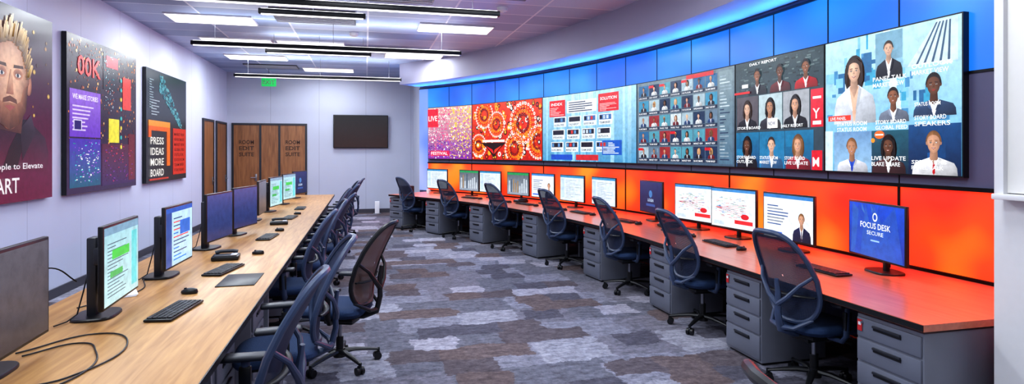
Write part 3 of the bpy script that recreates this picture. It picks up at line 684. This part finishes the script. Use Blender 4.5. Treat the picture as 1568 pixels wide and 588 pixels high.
# pedestal cabinets
mb=MB(); W_,D_,H_=.46,.60,.655
mb.box((0,-D_/2,H_/2+.02),(W_,D_,H_),'cab',.006); mb.box((0,-D_/2,.012),(W_-.04,D_-.04,.024),'black')
zz=.035
hs=[.2,.145,.145,.13]
for hh in hs:
    mb.box((0,.006,zz+hh/2),(W_-.02,.016,hh-.012),'cabf',.004)
    mb.box((0,.022,zz+hh-.038),(W_*.42,.014,.014),'dgray',.003); mb.box((0,.015,zz+hh-.052),(W_*.42,.006,.018),'black')
    zz+=hh+.002
mb.tube([(W_/2-.05,.012,zz-.035),(W_/2-.05,.02,zz-.035)],.009,'metal',10)
mb.box((W_/2-.035,.018,zz-.055),(.035,.002,.07),'redl')
mb.box((W_/2-.035,.0195,zz-.045),(.022,.001,.02),'paper')
cabm=mb.mesh('pedestal_cabinet')
for s in (2.86,4.25,5.66,7.5,9.5,11.4,13.05,14.42):
    p=C(s,1.33,0); n=Cn(s); inst(cabm,'drawer_cabinet',p,face(*n))
for v in (3.72,4.78,6.6,8.4,10.6,12.9):
    inst(cabm,'drawer_cabinet',(-.80,v,0),face(1,0))

# ---------------------------------------------------------------- office chair
def chair_mesh(name,meshk,framek):
    mb=MB()
    def sup(a,e):
        c,s=math.cos(a),math.sin(a); return (math.copysign(abs(c)**e,c),math.copysign(abs(s)**e,s))
    rs=[]
    for z,k,kk in ((.405,.78,0),(.415,.93,0),(.44,1.,0),(.462,.99,0),(.478,.93,0),(.486,.8,0),(.484,.5,0)):
        ring=[]
        for i in range(32):
            a,b=sup(2*pi*i/32,.5); y=b*.245*k; x=a*.25*k*(1-.06*(b<0))
            ring.append((x,y+.02,z-.03*max(0,(b*k-.6))+.012*(a*a*k*k)))
        rs.append(ring)
    mb.rings(rs,'seat')
    mb.box((0,.0,.395),(.3,.34,.03),'black',.01)
    def B(a,t,off=0):
        wv=.195+.055*math.sin(pi*min(1,max(0,t))**.9)-.012*t
        z=.50+.64*t
        y=-.235-.19*t**1.15+.035*math.sin(pi*t*1.3)+.055*a*a-off
        return Vector((a*wv,y,z))
    bor=[]
    for i in range(40):
        a,b=sup(2*pi*i/40,.55); bor.append((a,b))
    mb.tube([B(a,.5+.5*b) for a,b in bor],.018,framek,8,closed=True)
    rs=[[B(a*k,.5+.5*b*k) for a,b in bor] for k in (1.,.8,.6,.4,.2,.02)]
    mb.rings(rs,meshk,cap=False)
    mb.tube([B(a*.95,.30+.02*a*a,.028) for a in [-1+.2*i for i in range(11)]],[.012]+[.02]*9+[.012],'black',8,flat=.5)
    mb.tube([(0,-.06,.395),(0,-.2,.40),(0,-.305,.44),(0,-.335,.56),(0,-.33,.70),(0,-.345,.80)],[.035,.035,.032,.028,.024,.018],framek,10,flat=.7)
    for sx in(-1,1):
        mb.tube([(0,-.335,.62),(sx*.08,-.335,.68),(sx*.17,-.31,.78),B(sx*.98,.55,.0)],[.02,.018,.014,.012],framek,8)
        mb.tube([(0,-.31,.46),(sx*.1,-.29,.47),B(sx*.85,.06,0)],[.02,.016,.012],framek,8)
        mb.tube([(sx*.16,-.03,.40),(sx*.27,-.04,.405),(sx*.302,-.04,.45),(sx*.302,-.03,.64)],[.022,.022,.024,.022],framek,10,flat=.7)
        mb.box((sx*.30,-.03,.55),(.03,.06,.13),'black',.008)
        mb.box((sx*.295,.0,.662),(.085,.26,.03),'dgray',.013,seg=3)
    mb.box((0,-.02,.365),(.16,.24,.05),'black',.015)
    mb.tube([(.08,.03,.37),(.24,.05,.375),(.27,.05,.375)],[.007,.007,.012],'black',6)
    mb.tube([(0,0,.10),(0,0,.23)],.029,'black',14); mb.tube([(0,0,.22),(0,0,.36)],.017,'metal',12)
    mb.tube([(0,0,.07),(0,0,.135)],[.05,.042],'black',16)
    for i in range(5):
        T=Matrix.Rotation(2*pi*i/5+.3,4,'Z')
        mb.tube([(.03,0,.112),(.12,0,.112),(.22,0,.098),(.31,0,.082)],[.03,.026,.021,.016],'black',8,T=T,flat=.65)
        mb.tube([(.31,0,.05),(.31,0,.095)],.011,'black',8,T=T)
        for s in(-1,1):
            mb.tube([(.30,s*.008,.031),(.30,s*.030,.031)],.030,'black',14,T=T)
        mb.tube([(.30,-.008,.045),(.30,.008,.045)],.026,'black',10,T=T)
    return mb.mesh(name)
cm1=chair_mesh('office_chair','mesh','frame'); cm2=chair_mesh('office_chair_taupe','meshb','black')
def chair(u,v,dx,dy,me=cm1): return inst(me,'office_chair',(u,v,0),face(dx,dy))
for s,da in ((3.6,.10),(5.05,.02),(6.68,-.05),(8.5,.08),(10.42,.0),(12.25,.05),(13.83,-.1)):
    p=C(s,1.21,0); n=Cn(s); a=math.atan2(-n[1],-n[0])+da
    inst(cm1,'office_chair',p,face(math.cos(a),math.sin(a)))
for u,v,a in ((-.63,2.90,178),(-.52,3.92,186),(-.20,4.86,158),(-.72,5.75,178),(-.66,6.85,188),(-.58,7.95,175),(-.66,9.0,182),(-.55,10.0,172),(-.56,11.1,186),(-.48,12.2,178)):
    a=math.radians(a); chair(u,v,math.cos(a),math.sin(a),cm2 if abs(v-4.86)<.01 else cm1)
inst(cm2,'office_chair',(1.38,1.16,0),face(.97,-.2416))

# ---------------------------------------------------------------- monitors
def monitor_mesh(name,w,h,zc,thick):
    mb=MB()
    mb.box((0,0,zc),(w,.028,h),'black',.006)
    mb.box((0,-.022,zc),(w*.62,.03,h*.6),'black',.012)
    back=-.13 if thick else -.075
    cw=.085 if thick else .042
    if thick:
        mb.box((0,-.075,zc+.03),(.10,.09,.10),'dgray',.01)
        mb.box((0,back,zc/2+.07),(cw,.05,zc+.14),'dgray',.01)
    else:
        mb.box((0,-.045,zc),(.12,.03,.12),'dgray',.006)
        mb.box((0,back,zc/2+.03),(cw,.035,zc+.04),'black',.008)
    rs=[]
    for z,k in ((0,1),(.01,1),(.016,.96)):
        rs.append([(.14*k*math.copysign(abs(math.cos(a))**.6,math.cos(a)),back+.015+.11*k*math.copysign(abs(math.sin(a))**.6,math.sin(a)),z) for a in [2*pi*i/32 for i in range(32)]])
    mb.rings(rs,'black')
    mb.tube([(0,back-.02,.30),(.02,back-.045,.15),(.05,back-.065,.03),(.12,back-.09,.008),(.2,back-.12,.008)],.004,'black',6)
    return mb.mesh(name)
mR=monitor_mesh('monitor_body',.70,.45,.325,False); mL=monitor_mesh('monitor_body_tall_stand',.60,.46,.32,True)
def screen(kind,w,h,zc):
    cv=Canvas(lambda x,y,o:Vector((w/2-x,.0146+o*.3,zc-h/2+y)))
    if kind=='blue':
        cv.rect(0,0,w,h,rgb(16,50,150),0,top=rgb(24,80,205))
        for i in range(14): cv.poly([(rnd(0,w),0),(rnd(0,w),0),(rnd(0,w),h)],rgb(20+i*3,64+i*4,185),1)
        cv.ell(w/2,h*.76,.03,.035,rgb(225,235,250),3); cv.ell(w/2,h*.76,.018,.022,rgb(30,80,190),4)
        cv.text('FOCUS DESK',w/2,h*.54,.045,rgb(245,248,255),5,w=w*.55,center=True); cv.text('SECURE',w/2,h*.42,.03,rgb(220,230,250),5,w=w*.3,center=True); cv.rect(w*.42,h*.3,w*.58,h*.33,rgb(150,190,240),5)
    elif kind=='navy':
        cv.rect(0,0,w,h,rgb(10,24,66),0,top=rgb(14,44,100)); cv.ell(w/2,h*.6,.05,.05,rgb(60,120,180),2); cv.text('LOGIN',w/2,h*.35,.04,rgb(200,220,245),3,center=True); cv.rect(w*.3,h*.2,w*.7,h*.28,rgb(40,80,150),2)
    elif kind=='dark':
        cv.rect(0,0,w,h,rgb(34,50,100),0,top=rgb(54,76,136))
    elif kind=='map':
        cv.rect(0,0,w,h,rgb(226,235,244),0); cv.rect(0,h*.93,w,h,rgb(70,140,205),1)
        for i in range(70):
            a=rnd(0,w*.65);b=rnd(h*.25,h*.8); cv.rect(w*.1+a,b,w*.1+a+rnd(.01,.06),b+.004,random.choice([rgb(60,110,190),rgb(210,60,60),rgb(90,160,110),rgb(60,60,80)]),2)
        for i in range(5): cv.poly([(w*.1,h*.5),(w*.1,h*.507),(w*.8,h*(.3+.08*i)),(w*.8,h*(.293+.08*i))],rgb(200,60,70),2)
        cv.ell(w*.78,h*.32,.06,.03,rgb(210,40,50),3); cv.rect(w*.55,h*.12,w*.95,h*.22,rgb(225,50,56),3); cv.rect(w*.05,h*.05,w*.3,h*.15,rgb(200,215,230),2)
    elif kind=='person':
        cv.rect(0,0,w,h,rgb(230,237,246),0); cv.rect(0,h*.92,w,h,rgb(60,130,200),1)
        for i in range(7): cv.rect(w*.08,h*(.3+.07*i),w*rnd(.3,.55),h*(.325+.07*i),random.choice([rgb(60,90,150),rgb(120,130,150)]),2)
        person(cv,w*.6,0,w*.38,h*.78,SK[1],HR[2],rgb(24,30,70),None,l=1,hs=1.1,tie=rgb(60,30,60)); cv.rect(w*.05,h*.08,w*.4,h*.14,rgb(60,110,220),2)
    elif kind=='code':
        cv.rect(0,0,w,h,rgb(176,210,214),0,top=rgb(156,200,210)); cv.rect(0,h*.9,w,h,rgb(120,155,180),1)
        for i in range(16): cv.rect(w*.08,h*(.1+.045*i),w*rnd(.2,.7),h*(.112+.045*i),rgb(70,90,110),2)
        cv.rect(w*.2,h*.57,w*.7,h*.69,rgb(60,190,70),3); cv.rect(w*.15,h*.34,w*.5,h*.42,rgb(70,170,90),3); cv.rect(w*.78,h*.08,w*.95,h*.85,rgb(100,200,205),2)
    elif kind=='chat':
        cv.rect(0,0,w,h,rgb(180,212,242),0); cv.rect(0,0,w*.2,h,rgb(50,80,150),1); cv.rect(0,h*.92,w,h,rgb(40,90,180),2)
        for i in range(12): cv.rect(w*.26,h*(.08+.065*i),w*rnd(.4,.9),h*(.10+.065*i),random.choice([rgb(60,80,120),rgb(40,120,210),rgb(220,70,60)]),2)
        cv.rect(w*.5,h*.5,w*.9,h*.75,rgb(60,110,200),3)
    elif kind=='bars':
        cv.rect(0,0,w,h,rgb(150,160,175),0,top=rgb(90,100,110))
        for i in range(9): cv.rect(w*(.08+.1*i),h*.1,w*(.13+.1*i),h*rnd(.4,.85),random.choice([rgb(70,90,110),rgb(200,210,220),rgb(160,130,90)]),1)
        cv.rect(0,h*.9,w,h,rgb(40,150,90),2)
    elif kind=='off':
        cv.rect(0,0,w,h,rgb(50,44,50),0,top=rgb(90,88,98))
    else:
        cv.rect(0,0,w,h,rgb(214,228,242),0); cv.rect(0,h*.92,w,h,rgb(60,140,190),1); cv.rect(w*.04,h*.1,w*.18,h*.88,rgb(190,212,236),1)
        for i in range(14): cv.rect(w*.24,h*(.1+.055*i),w*rnd(.4,.9),h*(.112+.055*i),random.choice([rgb(110,130,165),rgb(140,158,195),rgb(130,130,140)]),2)
    return cv
def monitor(u,v,dx,dy,kind,left=False):
    e=empty('computer_monitor',(u,v,DZ+.001),face(dx,dy))
    inst(mL if left else mR,'body',parent=e)
    w,h,zc=(.575,.43,.32) if left else (.67,.42,.325)
    screen(kind,w,h,zc).build('screen','screen',e)
for s,k,da in ((3.80,'blue',-.22),(4.80,'person',.0),(5.66,'map',.12),(6.45,'map',.1),(7.42,'navy',-.15),(8.66,'doc',-.05),(9.57,'doc',0),(10.47,'person',0),(11.27,'bars',0),(12.2,'doc',0),(12.93,'bars',-.05),(14.05,'doc',0)):
    p=C(s,.45,0); n=Cn(s); a=math.atan2(n[1],n[0])+da
    monitor(p.x,p.y,math.cos(a),math.sin(a),k)
for v,k,a,u in ((2.98,'off',2,-1.48),(3.90,'code',3,-1.40),(5.0,'chat',-2,-1.40),(6.3,'dark',-10,-1.40),(7.25,'dark',-14,-1.34),(8.75,'off',0,-1.40),(9.9,'code',-10,-1.38),(11.2,'code',-14,-1.34),(12.6,'navy',-20,-1.3)):
    a=math.radians(a); monitor(u,v,math.cos(a),math.sin(a),k,True)

# keyboards, mice, pads, phones
mb=MB(); mb.box((0,0,.009),(.44,.15,.014),'black',.005)
for r in range(5):
    n=15 if r<4 else 9
    for c in range(n):
        kw=.40/n; mb.box((-.2+kw*(c+.5),.054-r*.027,.019),(kw*.84,.022,.008),'key' if (c+r)%7 else 'keyl')
kb=mb.mesh('keyboard')
mb=MB(); rs=[]
for z,k in ((0,.9),(.008,1),(.02,.95),(.03,.75),(.036,.4),(.037,.1)):
    rs.append([(.032*k*math.cos(a),.055*k*math.sin(a)+(-.008 if z>.02 else 0),z) for a in [2*pi*i/20 for i in range(20)]])
mb.rings(rs,'black'); mb.tube([(0,.02,.036),(0,.034,.033)],.005,'dgray',8)
mm=mb.mesh('mouse')
mb=MB(); mb.box((0,0,.02),(.19,.22,.035),'black',.01); mb.box((.03,-.02,.04),(.1,.13,.006),'keyl'); mb.tube([(-.065,-.09,.05),(-.065,-.05,.062),(-.065,.05,.062),(-.065,.09,.05)],[.02,.016,.016,.02],'dgray',10); mb.box((.03,.07,.045),(.1,.05,.01),'silver',.003)
ph=mb.mesh('desk_phone')
def kbd(u,v,dx,dy): inst(kb,'keyboard',(u,v,DZ+.001),face(dx,dy))
for s in (3.95,5.35,6.25,7.5,8.75,9.6,10.5,11.4,12.4):
    p=C(s,.82,0); n=Cn(s); kbd(p.x,p.y,-n[0],-n[1])
    if s>4: q=C(s-.38,.84,DZ+.001); inst(mm,'computer_mouse',q,face(-n[0],-n[1]))
for s in (6.75,10.95,13.4): q=C(s,.62,DZ+.001); n=Cn(s); inst(ph,'desk_phone',q,face(*n))
for u,v,a in ((-1.10,3.88,-8),(-1.1,5.12,-12),(-1.05,6.95,-5),(-1.05,8.9,-5),(-1.05,10.3,0)):
    a=math.radians(a); kbd(u,v,-math.cos(a),-math.sin(a))
for u,v in ((-1.15,4.36),(-.97,5.87),(-1.0,7.5),(-1.0,9.4)): inst(mm,'computer_mouse',(u,v,DZ+.001),1.4)
inst(ph,'desk_phone',(-1.2,5.66,DZ+.001),face(1,.1)); inst(ph,'desk_phone',(-1.1,8.2,DZ+.001),face(1,.1))
mb=MB(); mb.box((0,0,.003),(.26,.42,.005),'black',.002); mb.obj('mouse_pad',loc=(-.90,4.72,DZ+.001))
mb=MB()
for i in range(4): mb.box((.004*i,.003*i,.002+.003*i),(.21,.29,.002),'paper')
mb.obj('paper_stack',loc=(-1.62,4.45,DZ+.001),rz=.4)
def cable(pts,r=.004):
    cu=bpy.data.curves.new('cable','CURVE'); cu.dimensions='3D'; cu.bevel_depth=r; cu.resolution_u=8
    sp=cu.splines.new('BEZIER'); sp.bezier_points.add(len(pts)-1)
    for b,p in zip(sp.bezier_points,pts): b.co=p; b.handle_left_type=b.handle_right_type='AUTO'
    cu.materials.append(M['black']); o=bpy.data.objects.new('monitor_cable',cu); scene.collection.objects.link(o)
z=DZ+.006
cable([(-1.55,3.2,z),(-1.38,3.35,z),(-1.25,3.2,z),(-1.18,2.9,z),(-1.3,2.65,z),(-1.5,2.5,z)])
cable([(-1.6,3.25,z),(-1.35,3.5,z),(-1.15,3.3,z),(-1.22,2.85,z),(-1.42,2.7,z),(-1.3,2.4,z)])
cable([(-1.75,3.1,z),(-1.82,3.6,z+.25),(-1.7,3.8,z+.3),(-1.62,3.9,z+.2)])
cable([(-1.7,4.1,z),(-1.5,4.5,z),(-1.6,4.9,z)])
p=C(14.2,.6,DZ); mb=MB(); mb.tube([(0,0,0),(0,0,.09)],[.035,.04],'paper',14); mb.tube([(.038,0,.07),(.06,0,.05),(.037,0,.025)],.006,'paper',6); mb.obj('coffee_mug',loc=(p.x,p.y,DZ+.001))
mb=MB(); mb.box((0,0,.09),(.28,.2,.18),'black',.01); mb.box((0,.101,.12),(.2,.01,.04),'keyl'); p=C(14.42,1.05,DZ); mb.obj('desktop_printer',loc=(p.x,p.y,DZ+.001),rz=.4)

# ---------------------------------------------------------------- ceiling lights
LC=(.88,.95,1.0)
def arealamp(parent,sx,sy,en,z,up=False,col=LC):
    l=bpy.data.lights.new('lamp','AREA'); l.shape='RECTANGLE'; l.size=sx; l.size_y=sy; l.energy=en; l.color=col
    o=bpy.data.objects.new('lamp',l); scene.collection.objects.link(o); o.location=(0,0,z); o.parent=parent
    if up: o.rotation_euler=(pi,0,0)
def troffer(u,v,e_=33,w=1.18,d=.57):
    e=empty('ceiling_light_panel',(u,v,H))
    mb=MB(); mb.box((0,0,-.012),(w+.04,d+.04,.024),'white'); mb.box((0,0,-.026),(w,d,.006),'lens'); mb.obj('panel',parent=e)
    arealamp(e,w*.95,d*.9,e_,-.04)
for u,v in ((-2.3,9.95),(-2.3,11.85),(-1.0,11.85),(1.45,9.75),(1.0,12.8),(-.9,15.5),(-2.3,13.8),(-2.2,6.0),(0,5.4),(1.9,5.4),(-2.0,2.5),(0.2,2.2),(2.2,2.4),(0,-.8)):
    troffer(u,v)
def pendant(u0,u1,v,z,en=9,up=15):
    e=empty('linear_pendant_light',((u0+u1)/2,v,z)); L=u1-u0; mb=MB()
    mb.box((0,0,.03),(L,.08,.06),'blacktrim',.004); mb.box((0,0,-.004),(L-.06,.045,.012),'lens'); mb.box((0,0,.063),(L-.06,.06,.006),'lens')
    for x in (-L*.42,0,L*.42): mb.tube([(x,0,.06),(x,0,H-z)],.004,'metal',6)
    mb.obj('fixture',parent=e)
    arealamp(e,L-.1,.04,en,-.015); arealamp(e,L-.1,.05,up,.075,True)  # upward lamp and top lens are added to brighten the ceiling
pendant(-2.5,1.55,6.85,3.30); pendant(-2.55,1.55,9.75,3.30); pendant(-2.75,.8,13.7,3.30)
pendant(-1.3,0,7.9,3.42,4,5); pendant(-1.7,.1,11.0,3.42,4,5); pendant(-2.5,1.55,3.6,3.30)
def diffuser(u,v,w=1.2,d=.6):
    mb=MB(); mb.box((0,0,-.01),(w,d,.02),'dgray')
    n=int(d/.1)
    for i in range(n): mb.box((0,-d/2+.05+.1*i,-.025),(w-.04,.02,.02),'silver')
    mb.obj('ceiling_air_diffuser',loc=(u,v,H))
diffuser(-.75,9.4,1.2,.9); diffuser(.3,7.9); diffuser(-1.8,8.0); diffuser(.2,12.2); diffuser(-2.2,15.2); diffuser(1.5,7.4)
for u,v in ((.9,7.6),(-.2,10.6),(1.9,8.2)):
    mb=MB(); mb.tube([(0,0,0),(0,0,-.05)],[.08,.07],'white',18); mb.tube([(0,0,-.05),(0,0,-.07)],[.05,.02],'white',16); mb.obj('smoke_detector',loc=(u,v,H))

# added area lamps, no fixtures, washing the desk in red and the soffit in blue
def wash_lamp(s0,s1,off,z,down,col,en):
    sm=(s0+s1)/2; p=C(sm,off,z); n=Cn(sm)
    l=bpy.data.lights.new('lamp','AREA'); l.shape='RECTANGLE'; l.size=s1-s0; l.size_y=.03; l.energy=en; l.color=col
    e=empty('added_wash_light',p,face(*n)); o=bpy.data.objects.new('lamp',l); scene.collection.objects.link(o); o.parent=e
    o.rotation_euler=(math.radians(50) if down else math.radians(140),0,0)
    return o
s=2.7
while s<14.2:
    wash_lamp(s,s+1.5,.06,1.385,True,(1,.07,.03),9); s+=1.6
s=2.7
while s<14.2:
    wash_lamp(s,s+1.5,.10,3.10,False,(.04,.32,1.0),9); s+=1.6
w=bpy.data.worlds.new('world'); scene.world=w; w.use_nodes=True; w.node_tree.nodes['Background'].inputs[0].default_value=(.05,.05,.07,1)

# ---------------------------------------------------------------- camera
cd=bpy.data.cameras.new('camera'); cam=bpy.data.objects.new('camera',cd); scene.collection.objects.link(cam)
cam.location=(0,0,1.70); cam.rotation_euler=(math.radians(90),0,-math.atan(.249))
cd.sensor_width=36; cd.lens=20.66; cd.shift_y=-.0402; cd.clip_start=.05
scene.camera=cam
